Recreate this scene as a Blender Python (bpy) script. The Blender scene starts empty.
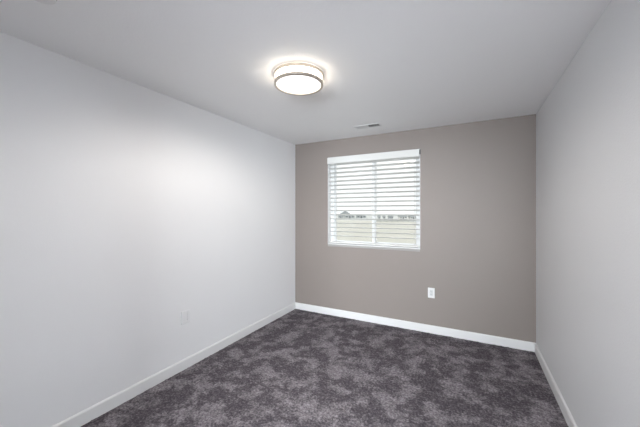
import bpy, bmesh, math, random
import numpy as np
from mathutils import Vector, Matrix

# ------------------------------------------------------------------ camera, world, light, exposure
W, D, H = 2.916, 3.666, 2.44          # room width, back wall distance, ceiling height
REAR = -0.40                          # rear wall (the doorway the photographer stands by)
sc = bpy.context.scene
C = sc.collection

cam = bpy.data.cameras.new('camera')
cam_o = bpy.data.objects.new('camera', cam); C.objects.link(cam_o)
cam_o.location = (2.3285, 0.0, 1.431)
cam_o.rotation_euler = (math.radians(90), 0, math.radians(27.56))
cam.sensor_width = 36; cam.lens = 290.14 / 640 * 36
cam.shift_y = -1.1 / 640
cam.clip_start = 0.02; cam.clip_end = 2000
sc.camera = cam_o

world = bpy.data.worlds.new('world'); sc.world = world; world.use_nodes = True
bg = world.node_tree.nodes['Background']
bg.inputs['Color'].default_value = (0.97, 0.99, 1.0, 1)
bg.inputs['Strength'].default_value = 1.1

sc.view_settings.view_transform = 'Standard'
sc.view_settings.look = 'None'
sc.view_settings.gamma = 1
sc.view_settings.exposure = 0.2
sc.view_settings.use_curve_mapping = False
LAMP = 8.5             # glow of the diffuser
LAMP_W = 66.0          # light thrown down by the fixture
K_OUT = 1.30           # reflectance scale of the ground outside
LAMP_COLOR = (1.0, 0.945, 0.88)
FILL_W = 540.0

# added fill light behind the camera, standing in for daylight of an unseen room
fill = bpy.data.lights.new('fill_light', 'AREA'); fill.shape = 'RECTANGLE'; fill.size = 2.4; fill.size_y = 1.2
fill.energy = FILL_W; fill.color = (0.87, 0.935, 0.985)
fill_o = bpy.data.objects.new('fill_light', fill); C.objects.link(fill_o)
fill_o.location = (3.15, -4.1, 1.45)
fill_o.rotation_euler = (Vector((0.9, 3.4, 1.6)) - Vector(fill_o.location)).to_track_quat('-Z', 'Y').to_euler()

# ------------------------------------------------------------------ materials
def mat(name, color, rough=0.6, metal=0.0, bump=None, vary=None):
    m = bpy.data.materials.new(name); m.use_nodes = True
    nt = m.node_tree; b = nt.nodes['Principled BSDF']
    b.inputs['Base Color'].default_value = (*color, 1)
    b.inputs['Roughness'].default_value = rough
    b.inputs['Metallic'].default_value = metal
    tc = nt.nodes.new('ShaderNodeTexCoord')
    if bump:
        scale, strength, dist = bump
        n = nt.nodes.new('ShaderNodeTexNoise'); n.inputs['Scale'].default_value = scale; n.inputs['Detail'].default_value = 3
        bp = nt.nodes.new('ShaderNodeBump'); bp.inputs['Strength'].default_value = strength; bp.inputs['Distance'].default_value = dist
        nt.links.new(tc.outputs['Object'], n.inputs['Vector'])
        nt.links.new(n.outputs['Fac'], bp.inputs['Height'])
        nt.links.new(bp.outputs['Normal'], b.inputs['Normal'])
    if vary:
        scale, amt = vary
        n = nt.nodes.new('ShaderNodeTexNoise'); n.inputs['Scale'].default_value = scale; n.inputs['Detail'].default_value = 4
        r = nt.nodes.new('ShaderNodeValToRGB')
        r.color_ramp.elements[0].position = 0.3; r.color_ramp.elements[1].position = 0.7
        r.color_ramp.elements[0].color = (*[c * (1 - amt) for c in color], 1)
        r.color_ramp.elements[1].color = (*[min(1, c * (1 + amt)) for c in color], 1)
        nt.links.new(tc.outputs['Object'], n.inputs['Vector'])
        nt.links.new(n.outputs['Fac'], r.inputs['Fac'])
        nt.links.new(r.outputs['Color'], b.inputs['Base Color'])
    return m

M_wall = mat('white_wall_paint', (0.858, 0.86, 0.87), 0.55, bump=(130, 0.12, 0.004), vary=(3, 0.004))
M_wall_right = mat('shaded_white_wall_paint', (0.76, 0.765, 0.775), 0.5, bump=(110, 0.35, 0.005), vary=(3, 0.004))  # same white paint, darkened to put the right wall's weaker light into the colour
M_taupe = mat('taupe_wall_paint', (0.280, 0.243, 0.223), 0.5, bump=(130, 0.12, 0.004), vary=(3, 0.006))
M_ceil = mat('ceiling_paint', (0.94, 0.94, 0.94), 0.7, bump=(90, 0.15, 0.005), vary=(3, 0.004))
M_trim = mat('white_trim_paint', (0.80, 0.80, 0.80), 0.35, vary=(6, 0.004))
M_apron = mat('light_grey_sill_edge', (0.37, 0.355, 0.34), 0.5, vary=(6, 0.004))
M_vinyl = mat('white_window_vinyl', (0.82, 0.83, 0.83), 0.35, vary=(8, 0.005))
M_blind = mat('white_faux_wood', (0.77, 0.77, 0.745), 0.4, vary=(10, 0.008))
M_cord = mat('blind_cord', (0.62, 0.62, 0.60), 0.8, vary=(60, 0.05))
M_wand = mat('clear_grey_wand', (0.50, 0.52, 0.53), 0.25, vary=(20, 0.03))
M_plate = mat('white_plate_plastic', (0.82, 0.82, 0.82), 0.3, vary=(20, 0.005))
M_wallplate = mat('warm_white_plate', (0.82, 0.82, 0.83), 0.3, vary=(20, 0.004))
M_recept = mat('receptacle_plastic', (0.68, 0.69, 0.70), 0.35, vary=(20, 0.005))
M_slot = mat('outlet_slot', (0.05, 0.05, 0.05), 0.6, vary=(40, 0.05))
M_nickel = mat('brushed_nickel', (0.66, 0.60, 0.53), 0.28, 1.0, vary=(40, 0.04))
M_vent = mat('white_vent_enamel', (0.78, 0.78, 0.78), 0.4, vary=(20, 0.005))
M_duct = mat('dark_duct_interior', (0.10, 0.105, 0.10), 0.8, vary=(20, 0.05))
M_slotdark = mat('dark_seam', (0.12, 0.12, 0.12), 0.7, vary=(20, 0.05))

def carpet():
    m = bpy.data.materials.new('grey_plush_carpet'); m.use_nodes = True
    nt = m.node_tree; L = nt.links.new; b = nt.nodes['Principled BSDF']
    b.inputs['Roughness'].default_value = 0.95
    b.inputs['Specular IOR Level'].default_value = 0.1
    tc = nt.nodes.new('ShaderNodeTexCoord')
    def noise(scale, detail, rough=0.5, dist=0.0):
        n = nt.nodes.new('ShaderNodeTexNoise'); n.inputs['Scale'].default_value = scale
        n.inputs['Detail'].default_value = detail; n.inputs['Roughness'].default_value = rough
        n.inputs['Distortion'].default_value = dist
        L(tc.outputs['Object'], n.inputs['Vector']); return n.outputs['Fac']
    def ramp(f, a, bb):
        r = nt.nodes.new('ShaderNodeMapRange'); r.interpolation_type = 'SMOOTHSTEP'
        r.inputs['From Min'].default_value = a; r.inputs['From Max'].default_value = bb
        L(f, r.inputs['Value']); return r.outputs['Result']
    def math_(op, a, bv):
        n = nt.nodes.new('ShaderNodeMath'); n.operation = op
        for i, v in enumerate((a, bv)):
            if isinstance(v, float): n.inputs[i].default_value = v
            else: L(v, n.inputs[i])
        return n.outputs[0]
    patch = ramp(noise(5.2, 3.0, 0.6, 0.15), 0.41, 0.61)
    clump = noise(19, 2.5, 0.6)
    grain = noise(60, 2, 0.75)
    fine = noise(190, 1, 0.5)
    f = math_('MULTIPLY', patch, 0.50)
    f = math_('ADD', f, math_('MULTIPLY', math_('SUBTRACT', clump, 0.5), 0.85))
    f = math_('ADD', f, math_('MULTIPLY', math_('SUBTRACT', grain, 0.5), 2.3))
    f = math_('ADD', f, math_('MULTIPLY', math_('SUBTRACT', fine, 0.5), 0.7))
    f = math_('ADD', f, 0.17)
    cr = nt.nodes.new('ShaderNodeValToRGB')
    e = cr.color_ramp.elements
    e[0].position = 0.0; e[0].color = (0.076, 0.066, 0.077, 1)
    e[1].position = 1.0; e[1].color = (0.345, 0.315, 0.335, 1)
    k = e.new(0.45); k.color = (0.160, 0.144, 0.157, 1)
    L(f, cr.inputs['Fac']); L(cr.outputs['Color'], b.inputs['Base Color'])
    bp = nt.nodes.new('ShaderNodeBump'); bp.inputs['Strength'].default_value = 0.6; bp.inputs['Distance'].default_value = 0.006
    L(math_('ADD', grain, fine), bp.inputs['Height']); L(bp.outputs['Normal'], b.inputs['Normal'])
    return m
M_carpet = carpet()

def glow(name, color, strength):
    m = bpy.data.materials.new(name); m.use_nodes = True
    b = m.node_tree.nodes['Principled BSDF']
    b.inputs['Base Color'].default_value = (0.9, 0.9, 0.88, 1); b.inputs['Roughness'].default_value = 0.3
    b.inputs['Emission Color'].default_value = (*color, 1); b.inputs['Emission Strength'].default_value = strength
    return m
M_lens = glow('lit_bottom_lens', (1.0, 0.97, 0.93), 1.7)
M_glow = glow('lit_acrylic_diffuser', (1.0, 0.90, 0.76), LAMP)

def glass():
    m = bpy.data.materials.new('window_glass'); m.use_nodes = True
    nt = m.node_tree; nt.nodes.remove(nt.nodes['Principled BSDF'])
    t = nt.nodes.new('ShaderNodeBsdfTransparent'); t.inputs['Color'].default_value = (0.975, 0.985, 0.98, 1)
    g = nt.nodes.new('ShaderNodeBsdfGlossy'); g.inputs['Roughness'].default_value = 0.02
    fr = nt.nodes.new('ShaderNodeFresnel'); fr.inputs['IOR'].default_value = 1.45
    mx = nt.nodes.new('ShaderNodeMixShader')
    nt.links.new(fr.outputs[0], mx.inputs[0]); nt.links.new(t.outputs[0], mx.inputs[1]); nt.links.new(g.outputs[0], mx.inputs[2])
    nt.links.new(mx.outputs[0], nt.nodes['Material Output'].inputs['Surface'])
    return m
M_glass = glass()

# ------------------------------------------------------------------ mesh helpers
def box(bm, x0, y0, z0, x1, y1, z1, bevel=0.0, mtx=None):
    r = bmesh.ops.create_cube(bm, size=1)
    vs = r['verts']
    for v in vs:
        v.co = Vector(((x0 + x1) / 2 + v.co.x * (x1 - x0), (y0 + y1) / 2 + v.co.y * (y1 - y0), (z0 + z1) / 2 + v.co.z * (z1 - z0)))
    if bevel > 0:
        es = list({e for v in vs for e in v.link_edges})
        rb = bmesh.ops.bevel(bm, geom=es, offset=bevel, segments=2, profile=0.5, affect='EDGES')
        vs = list({v for f in rb['faces'] for v in f.verts} | {v for v in vs if v.is_valid})
    if mtx is not None:
        for v in vs: v.co = mtx @ v.co
    return vs

def lathe(bm, prof, cx=0, cy=0, seg=64, close=False):
    """revolve (radius, z) points about the vertical axis"""
    rings = []
    for r, z in prof:
        if r < 1e-6: rings.append([bm.verts.new((cx, cy, z))])
        else: rings.append([bm.verts.new((cx + r * math.cos(2 * math.pi * i / seg), cy + r * math.sin(2 * math.pi * i / seg), z)) for i in range(seg)])
    pairs = list(zip(rings, rings[1:]))
    if close: pairs.append((rings[-1], rings[0]))
    for a, b in pairs:
        for i in range(seg):
            j = (i + 1) % seg
            if len(a) == 1 and len(b) == 1: continue
            if len(a) == 1: bm.faces.new((a[0], b[j], b[i]))
            elif len(b) == 1: bm.faces.new((a[i], a[j], b[0]))
            else: bm.faces.new((a[i], a[j], b[j], b[i]))
    return rings

def cyl(bm, p0, p1, r, seg=12):
    p0, p1 = Vector(p0), Vector(p1); d = p1 - p0
    q = d.to_track_quat('Z', 'Y').to_matrix().to_4x4()
    res = bmesh.ops.create_cone(bm, cap_ends=True, segments=seg, radius1=r, radius2=r, depth=d.length)
    mtx = Matrix.Translation((p0 + p1) / 2) @ q
    for v in res['verts']: v.co = mtx @ v.co

def obj(name, bm, m, parent=None, smooth=False):
    bmesh.ops.recalc_face_normals(bm, faces=bm.faces)
    me = bpy.data.meshes.new(name); bm.to_mesh(me); bm.free()
    me.materials.append(m)
    o = bpy.data.objects.new(name, me); C.objects.link(o)
    if smooth:
        for p in me.polygons: p.use_smooth = True
        try: me.set_sharp_from_angle(angle=math.radians(35))
        except Exception: pass
    if parent: o.parent = parent
    return o

def thing(name, label, cat, loc=(0, 0, 0), rotz=0.0, group=None):
    o = bpy.data.objects.new(name, None); C.objects.link(o)
    o.location = loc; o.rotation_euler = (0, 0, rotz); o.empty_display_size = 0.1
    o['label'] = label; o['category'] = cat
    if group: o['group'] = group
    return o

def struct(name, bm, m, parent=None, smooth=False, label=None):
    o = obj(name, bm, m, parent, smooth)
    if parent is None:
        o['kind'] = 'structure'
        if label: o['label'] = label
    return o

def new(): return bmesh.new()

# ------------------------------------------------------------------ the room
WX0, WX1, WZ0, WZ1 = 0.540, 1.780, 0.985, 2.200      # window opening
DX0, DX1, DZ = 1.50, 2.78, 2.08                       # doorway in the rear wall, widened to pass the added fill light
TH = 0.15
b = new(); box(b, -TH, REAR - 0.12, -0.05, 0, D + TH, H + 0.05); struct('wall_left', b, M_wall, label='long white painted wall on the left')
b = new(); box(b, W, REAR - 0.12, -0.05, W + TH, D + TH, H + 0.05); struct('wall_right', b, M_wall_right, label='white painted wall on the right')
b = new()
box(b, 0, D, -0.05, WX0, D + TH, H + 0.05); box(b, WX1, D, -0.05, W, D + TH, H + 0.05)
box(b, WX0, D, -0.05, WX1, D + TH, WZ0); box(b, WX0, D, WZ1, WX1, D + TH, H + 0.05)
struct('wall_back', b, M_taupe, label='taupe accent wall around the window')
b = new()
box(b, 0, REAR - 0.12, -0.05, DX0, REAR, H + 0.05); box(b, DX1, REAR - 0.12, -0.05, W, REAR, H + 0.05)
box(b, DX0, REAR - 0.12, DZ, DX1, REAR, H + 0.05)
struct('wall_rear', b, M_wall, label='white wall with the doorway behind the camera')
b = new(); box(b, 0, REAR, H, W, D, H + 0.05); struct('ceiling', b, M_ceil, label='smooth white ceiling')

# unseen room beyond the doorway, made deep for the added fill light
HX0, HX1, HY = 0.7, 5.0, -4.4
b = new()
box(b, HX0 - 0.08, HY, -0.05, HX0, REAR - 0.12, H + 0.05); box(b, HX1, HY, -0.05, HX1 + 0.08, REAR - 0.12, H + 0.05)
box(b, HX0 - 0.08, HY - 0.08, -0.05, HX1 + 0.08, HY, H + 0.05)
box(b, W + TH, REAR - 0.12, -0.05, HX1, REAR, H + 0.05)
struct('wall_hall', b, M_wall, label='white walls of the hall behind the doorway')
b = new(); box(b, HX0, HY, H, HX1, REAR - 0.12, H + 0.05); struct('ceiling_hall', b, M_ceil, label='hall ceiling')
b = new(); box(b, HX0, HY, -0.05, HX1, REAR - 0.12, -0.002); box(b, DX0, REAR - 0.12, -0.05, DX1, REAR, -0.002)
struct('floor_hall', b, M_carpet, label='grey carpet in the hall')

# carpet: a real, slightly lumpy pile surface
def carpet_floor():
    st = 0.011
    nx, ny = int(W / st) + 1, int((D - REAR) / st) + 1
    rng = np.random.default_rng(4)
    z = rng.normal(0, 1, (ny, nx))
    z = (z + 0.6 * (np.roll(z, 1, 0) + np.roll(z, 1, 1))) * 0.0014
    z = np.clip(z, -0.004, 0.004)
    xs = np.linspace(0, W, nx); ys = np.linspace(REAR, D, ny)
    X, Y = np.meshgrid(xs, ys)
    jx = rng.uniform(-.3, .3, X.shape) * st; jy = rng.uniform(-.3, .3, X.shape) * st
    jx[:, [0, -1]] = 0; jy[[0, -1], :] = 0; jx[[0, -1], :] = 0; jy[:, [0, -1]] = 0
    co = np.stack([X + jx, Y + jy, z], -1).reshape(-1, 3)
    idx = np.arange(nx * ny).reshape(ny, nx)
    q = np.stack([idx[:-1, :-1], idx[:-1, 1:], idx[1:, 1:], idx[1:, :-1]], -1).reshape(-1, 4)
    me = bpy.data.meshes.new('floor')
    me.vertices.add(len(co)); me.vertices.foreach_set('co', co.ravel())
    me.loops.add(q.size); me.loops.foreach_set('vertex_index', q.ravel())
    me.polygons.add(len(q)); me.polygons.foreach_set('loop_start', np.arange(0, q.size, 4))
    me.polygons.foreach_set('use_smooth', np.ones(len(q), dtype=bool))
    me.update(calc_edges=True); me.validate()
    me.materials.append(M_carpet)
    o = bpy.data.objects.new('floor', me); C.objects.link(o)
    o['kind'] = 'structure'; o['label'] = 'mottled grey plush carpet covering the floor'
carpet_floor()

# baseboards with an eased top edge
def board(name, x0, y0, x1, y1, nx, ny, label):
    t, h = 0.014, 0.092
    prof = [(0, 0), (t, 0), (t, h - 0.012), (t - 0.003, h - 0.004), (t - 0.008, h), (0, h)]
    b = new(); rows = []
    for (x, y) in ((x0, y0), (x1, y1)):
        rows.append([b.verts.new((x + nx * p, y + ny * p, z)) for p, z in prof])
    n = len(prof)
    for i in range(n):
        b.faces.new((rows[0][i], rows[0][(i + 1) % n], rows[1][(i + 1) % n], rows[1][i]))
    b.faces.new(rows[0]); b.faces.new(rows[1][::-1])
    struct(name, b, M_trim, label=label)
board('baseboard_left', 0, REAR + 0.014, 0, D - 0.014, 1, 0, 'white baseboard along the left wall')
board('baseboard_right', W, REAR + 0.014, W, D - 0.014, -1, 0, 'white baseboard along the right wall')
board('baseboard_back', 0, D, W, D, 0, -1, 'white baseboard along the taupe wall')
board('baseboard_rear', 0, REAR, DX0 - 0.06, REAR, 0, 1, 'white baseboard beside the doorway')
b = new()
box(b, DX0 - 0.06, REAR, 0, DX0, REAR + 0.016, DZ + 0.06, 0.003); box(b, DX1, REAR, 0, DX1 + 0.06, REAR + 0.016, DZ + 0.06, 0.003)
box(b, DX0, REAR, DZ, DX1, REAR + 0.016, DZ + 0.06, 0.003)
struct('trim_1', b, M_trim, label='white casing round the doorway')

# ------------------------------------------------------------------ window
win = bpy.data.objects.new('window_1', None); C.objects.link(win)
win.location = ((WX0 + WX1) / 2, D, WZ0); win['kind'] = 'structure'; win['label'] = 'white vinyl two-pane sliding window in the taupe wall'
ox, oy, oz = win.location
def wbox(bm, x0, y0, z0, x1, y1, z1, bv=0.0): box(bm, x0 - ox, y0 - oy, z0 - oz, x1 - ox, y1 - oy, z1 - oz, bv)
e = 0.006
b = new(); wbox(b, WX0, D + 0.001, WZ0, WX0 + e, D + TH, WZ1); wbox(b, WX1 - e, D + 0.001, WZ0, WX1, D + TH, WZ1); wbox(b, WX0, D + 0.001, WZ1 - e, WX1, D + TH, WZ1)
struct('window_jamb', b, M_trim, win)
b = new(); wbox(b, WX0 + e, D - 0.004, WZ0, WX1 - e, D + TH, WZ0 + 0.014, 0.003)
struct('window_sill', b, M_trim, win)
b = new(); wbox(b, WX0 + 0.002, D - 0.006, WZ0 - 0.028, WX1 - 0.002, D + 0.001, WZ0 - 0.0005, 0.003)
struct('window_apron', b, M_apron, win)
FX0, FX1, FZ0, FZ1 = WX0 + e, WX1 - e, WZ0 + 0.014, WZ1 - e
Y0, Y1 = D + 0.085, D + 0.145
b = new(); fw, fb = 0.042, 0.018
wbox(b, FX0, Y0, FZ0, FX0 + fw, Y1, FZ1, 0.003); wbox(b, FX1 - fw, Y0, FZ0, FX1, Y1, FZ1, 0.003)
wbox(b, FX0 + fw, Y0, FZ0, FX1 - fw, Y1, FZ0 + fb, 0.003); wbox(b, FX0 + fw, Y0, FZ1 - fw, FX1 - fw, Y1, FZ1, 0.003)
struct('window_frame', b, M_vinyl, win)
mid = 1.176
for (a, c_, yy) in ((FX0 + fw, mid + 0.022, Y0 + 0.006), (mid - 0.022, FX1 - fw, Y0 + 0.032)):
    s = 0.036 if a < mid - 0.1 else 0.020
    m_ = 0.044
    l, r = (s, m_) if a < mid - 0.1 else (m_, s)
    b = new()
    wbox(b, a, yy, FZ0 + fb, a + l, yy + 0.024, FZ1 - fw, 0.002); wbox(b, c_ - r, yy, FZ0 + fb, c_, yy + 0.024, FZ1 - fw, 0.002)
    wbox(b, a + l, yy, FZ0 + fb, c_ - r, yy + 0.024, FZ0 + fb + 0.02, 0.002); wbox(b, a + l, yy, FZ1 - fw - 0.03, c_ - r, yy + 0.024, FZ1 - fw, 0.002)
    struct('window_sash', b, M_vinyl, win)
    b = new(); wbox(b, a + l, yy + 0.010, FZ0 + fb + 0.02, c_ - r, yy + 0.014, FZ1 - fw - 0.03)
    struct('window_pane', b, M_glass, win)

# ------------------------------------------------------------------ horizontal blind
bl = thing('window_blind', 'white horizontal slat blind with flat valance hanging in the window of the taupe wall', 'blind', ((WX0 + WX1) / 2, D + 0.040, WZ1 - e))
bx, by, bz = bl.location
half = (WX1 - WX0) / 2 - e - 0.006
b = new()
box(b, -half - 0.014, -0.058, -0.086, half + 0.003, -0.046, -0.001, 0.003)
box(b, -half - 0.014, -0.050, -0.086, -half - 0.006, -0.0405, -0.004, 0.001)
obj('valance', b, M_blind, bl)
b = new(); box(b, half + 0.004, -0.052, -0.060, half + 0.018, -0.0405, -0.003, 0.001); k = obj('end_strip', b, M_slotdark, bl); k['label'] = 'dark strip at the right valance end'  # narrow dark strip beside the valance's right end
b = new(); box(b, -half, -0.028, -0.048, half, 0.030, -0.002, 0.002); obj('headrail', b, M_blind, bl)
pitch, sw, tilt = 0.0585, 0.063, math.radians(14.5)
zbot = WZ0 + 0.014 - bz + 0.002
nsl = 18
z_first = -0.093
b = new()
for i in range(nsl):
    z = z_first - i * pitch
    # gently crowned slat: near (room) edge tipped up
    pts = []
    for k in range(7):
        u = -1 + k / 3
        pts.append((u * sw / 2, 0.0022 * (1 - u * u)))
    outl = [(p, q + 0.0014) for p, q in pts] + [(p, q - 0.0014) for p, q in pts[::-1]]
    rows = []
    for x in (-half + 0.002, half - 0.002):
        rows.append([b.verts.new((x, p * math.cos(tilt) + q * math.sin(tilt), z - p * math.sin(tilt) + q * math.cos(tilt))) for p, q in outl])
    n = len(outl)
    for k in range(n): b.faces.new((rows[0][k], rows[0][(k + 1) % n], rows[1][(k + 1) % n], rows[1][k]))
    b.faces.new(rows[0]); b.faces.new(rows[1][::-1])
obj('slat_panel', b, M_blind, bl)
b = new(); box(b, -half + 0.002, -0.030, zbot + 0.004, half - 0.002, 0.030, zbot + 0.024, 0.004); obj('bottom_rail', b, M_blind, bl)
for x in (-half + 0.085, 0.055, half - 0.06):
    b = new()
    for y in (-0.0335, 0.0335):
        cyl(b, (x, y, zbot + 0.014), (x, y, -0.046), 0.0016, 8)
        cyl(b, (x + 0.012, y, zbot + 0.014), (x + 0.012, y, -0.046), 0.0012, 8)
    for i in range(nsl):
        z = z_first - i * pitch - 0.003
        cyl(b, (x, -0.033, z + 0.033 * math.sin(tilt)), (x, 0.033, z - 0.033 * math.sin(tilt)), 0.0010, 6)
    obj('ladder_cord', b, M_cord, bl)
wx = 0.645 - bx + 0.006
b = new(); cyl(b, (wx, -0.040, -0.088), (wx, -0.040, -0.85), 0.0042, 8); cyl(b, (wx, -0.040, -0.852), (wx, -0.040, -0.90), 0.006, 10)
cyl(b, (wx, -0.040, -0.090), (wx, -0.028, -0.040), 0.0022, 8)
obj('tilt_wand', b, M_wand, bl)

# ------------------------------------------------------------------ ceiling light
LX, LY = 1.208, 1.811
lt = thing('ceiling_light', 'round lit flush ceiling light with two brushed nickel rings', 'ceiling light', (LX, LY, H))
b = new(); lathe(b, [(0, -0.0005), (0.158, -0.0005), (0.158, -0.010), (0, -0.010)]); obj('ceiling_pan', b, M_vent, lt, True)
b = new(); lathe(b, [(0, -0.0105), (0.158, -0.0105), (0.160, -0.016), (0.160, -0.064), (0.158, -0.066), (0, -0.066)]); obj('diffuser', b, M_glow, lt, True)
b = new(); lathe(b, [(0, -0.0665), (0.1605, -0.0665), (0.1605, -0.074), (0.150, -0.0765), (0.08, -0.0785), (0, -0.079)]); obj('lens', b, M_lens, lt, True)
ll = bpy.data.lights.new('lamp_light', 'SPOT'); ll.spot_size = math.radians(176); ll.spot_blend = 0.50
ll.shadow_soft_size = 0.04; ll.energy = LAMP_W; ll.color = LAMP_COLOR       # wide throw of the fixture's lens
llo = bpy.data.objects.new('lamp_light', ll); C.objects.link(llo); llo.location = (0, 0, -0.084); llo.parent = lt
def ring(z0, z1, ri, ro, name, parent):
    b = new(); c = 0.002
    lathe(b, [(ri, z0 + c), (ri + c, z0), (ro - c, z0), (ro, z0 + c), (ro, z1 - c), (ro - c, z1), (ri + c, z1), (ri, z1 - c)], close=True, seg=96)
    return obj(name, b, M_nickel, parent, True)
ring(-0.025, -0.003, 0.174, 0.183, 'metal_ring', lt)
ring(-0.083, -0.063, 0.162, 0.180, 'metal_ring', lt)
for k in range(3):
    a = math.radians(52 + 120 * k)
    b = new(); cyl(b, (0.1735 * math.cos(a), 0.1735 * math.sin(a), -0.066), (0.1735 * math.cos(a), 0.1735 * math.sin(a), -0.018), 0.0028, 10)
    obj('metal_post', b, M_nickel, lt, True)

# ------------------------------------------------------------------ ceiling vent
vt = thing('ceiling_vent', 'small white rectangular air register in the ceiling above the window', 'vent', (1.257, 3.262, H))
b = new(); L_, Wd = 0.154, 0.066
box(b, -L_, -Wd, -0.006, L_, -Wd + 0.020, -0.0005, 0.002); box(b, -L_, Wd - 0.020, -0.006, L_, Wd, -0.0005, 0.002)
box(b, -L_, -Wd + 0.020, -0.006, -L_ + 0.020, Wd - 0.020, -0.0005, 0.002); box(b, L_ - 0.020, -Wd + 0.020, -0.006, L_, Wd - 0.020, -0.0005, 0.002)
box(b, -0.006, -Wd + 0.020, -0.006, 0.006, Wd - 0.020, -0.0005, 0.0015)
obj('vent_frame', b, M_vent, vt)
b = new(); box(b, -L_ + 0.012, -Wd + 0.012, -0.0020, L_ - 0.012, Wd - 0.012, -0.0006); obj('backing', b, M_duct, vt)
for side in (-1, 1):
    b = new()
    n = 11
    for i in range(n):
        x = side * (0.012 + (i + 0.5) * (L_ - 0.034) / n)
        mtx = Matrix.Translation((x, 0, -0.0052)) @ Matrix.Rotation(math.radians(38) * side, 4, 'Y')
        box(b, -0.0058, -Wd + 0.019, -0.0004, 0.0058, Wd - 0.019, 0.0004, 0, mtx)
    obj('louver_bank', b, M_vent, vt)

# ------------------------------------------------------------------ smoke detector at the frame's edge
sd = thing('smoke_detector', 'white round smoke detector on the ceiling, cut off by the top left of the photo', 'smoke detector', (0.598, 0.574, H))
b = new(); lathe(b, [(0, -0.0005), (0.066, -0.0005), (0.066, -0.010), (0, -0.010)]); obj('mounting_base', b, M_vent, sd, True)
b = new(); lathe(b, [(0, -0.0105), (0.060, -0.0105), (0.062, -0.020), (0.058, -0.030), (0.045, -0.036), (0, -0.038)]); obj('cover', b, M_vent, sd, True)

# ------------------------------------------------------------------ wall outlets
def outlet(label, loc, rotz, gangs, plate, recept, slots, d=0.0065, bev=0.002, width=0.075):
    t = thing('wall_outlet', label, 'outlet', loc, rotz)          # front faces local -Y
    h, ow, oh = 0.0595, 0.0172, 0.0345
    xs = [(g - (gangs - 1) / 2) * 0.046 for g in range(gangs)]
    w = width / 2 + xs[-1]
    b = new()                                                     # cover plate with a window for each receptacle
    box(b, -w, -d, oh, w, 0, h, bev); box(b, -w, -d, -h, w, 0, -oh, bev)
    edges = [-w] + [e_ for x in xs for e_ in (x - ow, x + ow)] + [w]
    for q in range(0, len(edges), 2): box(b, edges[q], -d, -oh - 0.003, edges[q + 1], 0, oh + 0.003, 0.0008)
    obj('cover_plate', b, plate, t)
    for x0 in xs:
        b = new(); box(b, x0 - ow + 0.0008, -d + 0.0012, -oh + 0.0008, x0 + ow - 0.0008, -0.001, oh - 0.0008, 0.001)
        rc = obj('receptacle', b, recept, t)
        for s in ((-1, 1) if slots else ()):
            b = new(); zc = s * 0.0185
            for x in (-0.006, 0.006): box(b, x0 + x - 0.001, -d + 0.0008, zc - 0.002, x0 + x + 0.001, -d + 0.0016, zc + 0.006)
            box(b, x0 - 0.002, -d + 0.0008, zc - 0.0095, x0 + 0.002, -d + 0.0016, zc - 0.006)
            obj('socket', b, M_slot, rc)
        for s in (-1, 1):
            b = new(); cyl(b, (x0, -d - 0.0006, s * 0.048), (x0, -d + 0.001, s * 0.048), 0.003, 14); obj('screw', b, plate, t)
    return t
outlet('small white wall outlet below and right of the window on the taupe wall', (1.906, D, 0.476), 0, 1, M_plate, M_recept, True)
outlet('faint white outlet plate low on the white left wall', (0, 1.788, 0.470), math.radians(90), 1, M_wallplate, M_wallplate, False, 0.010, 0.004, 0.088)

# ------------------------------------------------------------------ outside: field, far houses, fence
GZ = -3.0
def ground_mat(name, c1, c2, scale):
    c1 = tuple(c * K_OUT for c in c1); c2 = tuple(c * K_OUT for c in c2)
    m = mat(name, c1, 0.95); nt = m.node_tree
    n = nt.nodes.new('ShaderNodeTexNoise'); n.inputs['Scale'].default_value = scale; n.inputs['Detail'].default_value = 5
    tc = nt.nodes.new('ShaderNodeTexCoord'); r = nt.nodes.new('ShaderNodeValToRGB')
    r.color_ramp.elements[0].position = 0.35; r.color_ramp.elements[0].color = (*c1, 1)
    r.color_ramp.elements[1].position = 0.65; r.color_ramp.elements[1].color = (*c2, 1)
    nt.links.new(tc.outputs['Object'], n.inputs['Vector']); nt.links.new(n.outputs['Fac'], r.inputs['Fac'])
    nt.links.new(r.outputs['Color'], nt.nodes['Principled BSDF'].inputs['Base Color'])
    return m
M_field = ground_mat('dry_pale_field', (0.49, 0.475, 0.42), (0.55, 0.53, 0.47), 0.05)
M_far = ground_mat('pale_gravel', (0.50, 0.51, 0.49), (0.56, 0.56, 0.53), 0.02)
M_hwall = mat('house_siding', (0.55, 0.57, 0.57), 0.8, vary=(0.3, 0.05))
M_hwall2 = mat('pale_house_siding', (0.7, 0.7, 0.68), 0.8, vary=(0.3, 0.05))
M_hroof = mat('grey_shingles', (0.36, 0.39, 0.40), 0.9, vary=(0.5, 0.08))
M_hglass = mat('dark_house_window', (0.12, 0.14, 0.16), 0.2, vary=(0.5, 0.05))
M_fence = mat('weathered_fence_board', (0.5, 0.51, 0.5), 0.9, vary=(0.4, 0.08))

def slab(name, poly, z, m, label):
    b = new()
    top = [b.verts.new((x, y, z)) for x, y in poly]; bot = [b.verts.new((x, y, z - 0.4)) for x, y in poly]
    b.faces.new(top); b.faces.new(bot[::-1]); n = len(poly)
    for i in range(n): b.faces.new((top[i], bot[i], bot[(i + 1) % n], top[(i + 1) % n]))
    o = struct(name, b, m, label=label)
slab('ground_field', [(-400, D + TH), (200, D + TH), (200, 140), (-20, 140), (-190, 200), (-400, 215)], GZ, M_field, 'pale dry field seen through the blind')
slab('ground_far', [(-400, 215), (-190, 200), (-20, 140), (200, 140), (500, 700), (-900, 700)], GZ, M_far, 'pale open ground beyond the field')

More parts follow.
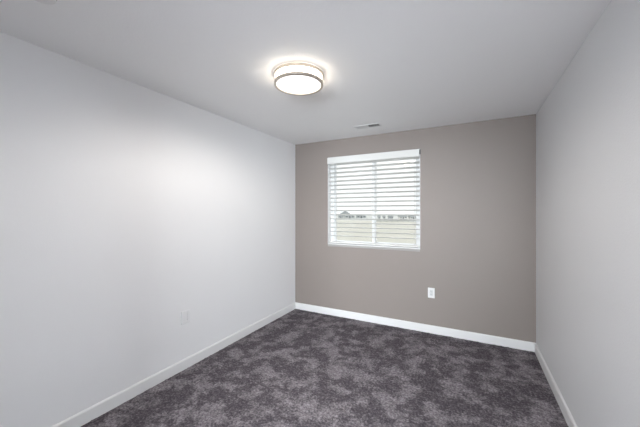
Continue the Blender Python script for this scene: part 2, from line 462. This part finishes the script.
def place(u, depth):
    """world x, y of a spot at a given distance along the camera's view, at picture column u"""
    s, c = math.sin(0.481), math.cos(0.481); a = (u - 320) / 290.14
    return 2.3285 + depth * (a * c - s), depth * (a * s + c)
def house(u, depth, w, d, h, rh, rot, m, label):
    x, y = place(u, depth)
    t = thing('house', label, 'house', (x, y, GZ), rot, 'distant houses beyond the field')
    b = new(); box(b, -w / 2, -d / 2, 0, w / 2, d / 2, h); obj('house_wall', b, m, t)
    b = new(); e_ = 0.25
    A = [(-w / 2 - e_, -d / 2 - e_, h), (-w / 2 - e_, d / 2 + e_, h), (-w / 2 - e_, 0, h + rh)]
    v = [b.verts.new(p) for p in A] + [b.verts.new((-p[0], p[1], p[2])) for p in A]
    b.faces.new((v[0], v[1], v[2])); b.faces.new((v[3], v[5], v[4]))
    b.faces.new((v[0], v[2], v[5], v[3])); b.faces.new((v[1], v[4], v[5], v[2])); b.faces.new((v[0], v[3], v[4], v[1]))
    obj('roof', b, M_hroof, t)
    for k in (-1, 1):
        b = new(); box(b, k * w * 0.3 - w * 0.09, -d / 2 - 0.05, h * 0.4, k * w * 0.3 + w * 0.09, -d / 2 + 0.05, h * 0.8); obj('house_window', b, M_hglass, t)
    b = new(); box(b, -w * 0.07, -d / 2 - 0.06, 0.02, w * 0.07, -d / 2 + 0.05, h * 0.85); obj('house_door', b, M_hglass, t)
rot = 0.48
for (u, dep, w, d, h, rh, ro, m, lab) in (
    (345, 246, 10, 8, 3.1, 2.6, rot + 1.57, M_hwall, 'distant house with the tallest peaked roof, seen through the left pane'),
    (340.5, 222, 3.6, 4, 1.9, 0.9, rot, M_hwall, 'low distant shed leftmost in the row seen through the left pane'),
    (349.5, 222, 7.5, 4, 1.9, 0.9, rot, M_hwall, 'low distant house just right of the tall peaked one'),
    (361, 224, 7.5, 4, 1.9, 0.8, rot, M_hwall, 'low distant house rightmost in the row seen through the left pane'),
    (379, 205, 1.6, 2.4, 1.4, 0.8, rot, M_hwall, 'tiny distant shed leftmost in the right pane'),
    (384, 205, 1.4, 2.4, 1.4, 0.7, rot, M_hwall, 'tiny distant shed second from the left in the right pane'),
    (390.5, 205, 3.0, 3, 1.4, 0.8, rot, M_hwall, 'distant shed third from the left in the right pane'),
    (402.5, 200, 5.2, 4, 1.5, 1.0, rot, M_hwall2, 'pale distant house second from the right in the right pane'),
    (412.5, 200, 4.6, 4, 1.5, 1.0, rot, M_hwall2, 'pale distant house at the right edge of the right pane')):
    house(u, dep, w, d, h, rh, ro, m, lab)

xa, ya = place(375, 133); xb, yb = place(419, 139)
fl = math.hypot(xb - xa, yb - ya)
fn = thing('field_fence', 'long low grey board fence across the far field in the right pane', 'fence', (xa, ya, GZ), math.atan2(yb - ya, xb - xa))
b = new()
for k in range(3): box(b, 0, -0.05, 0.2 + k * 0.36, fl, 0.0, 0.2 + k * 0.36 + 0.3)
obj('board_panel', b, M_fence, fn)
for k in range(9):
    b = new(); box(b, k * fl / 8 - 0.08, 0.0, 0, k * fl / 8 + 0.08, 0.16, 1.35); obj('post', b, M_fence, fn)
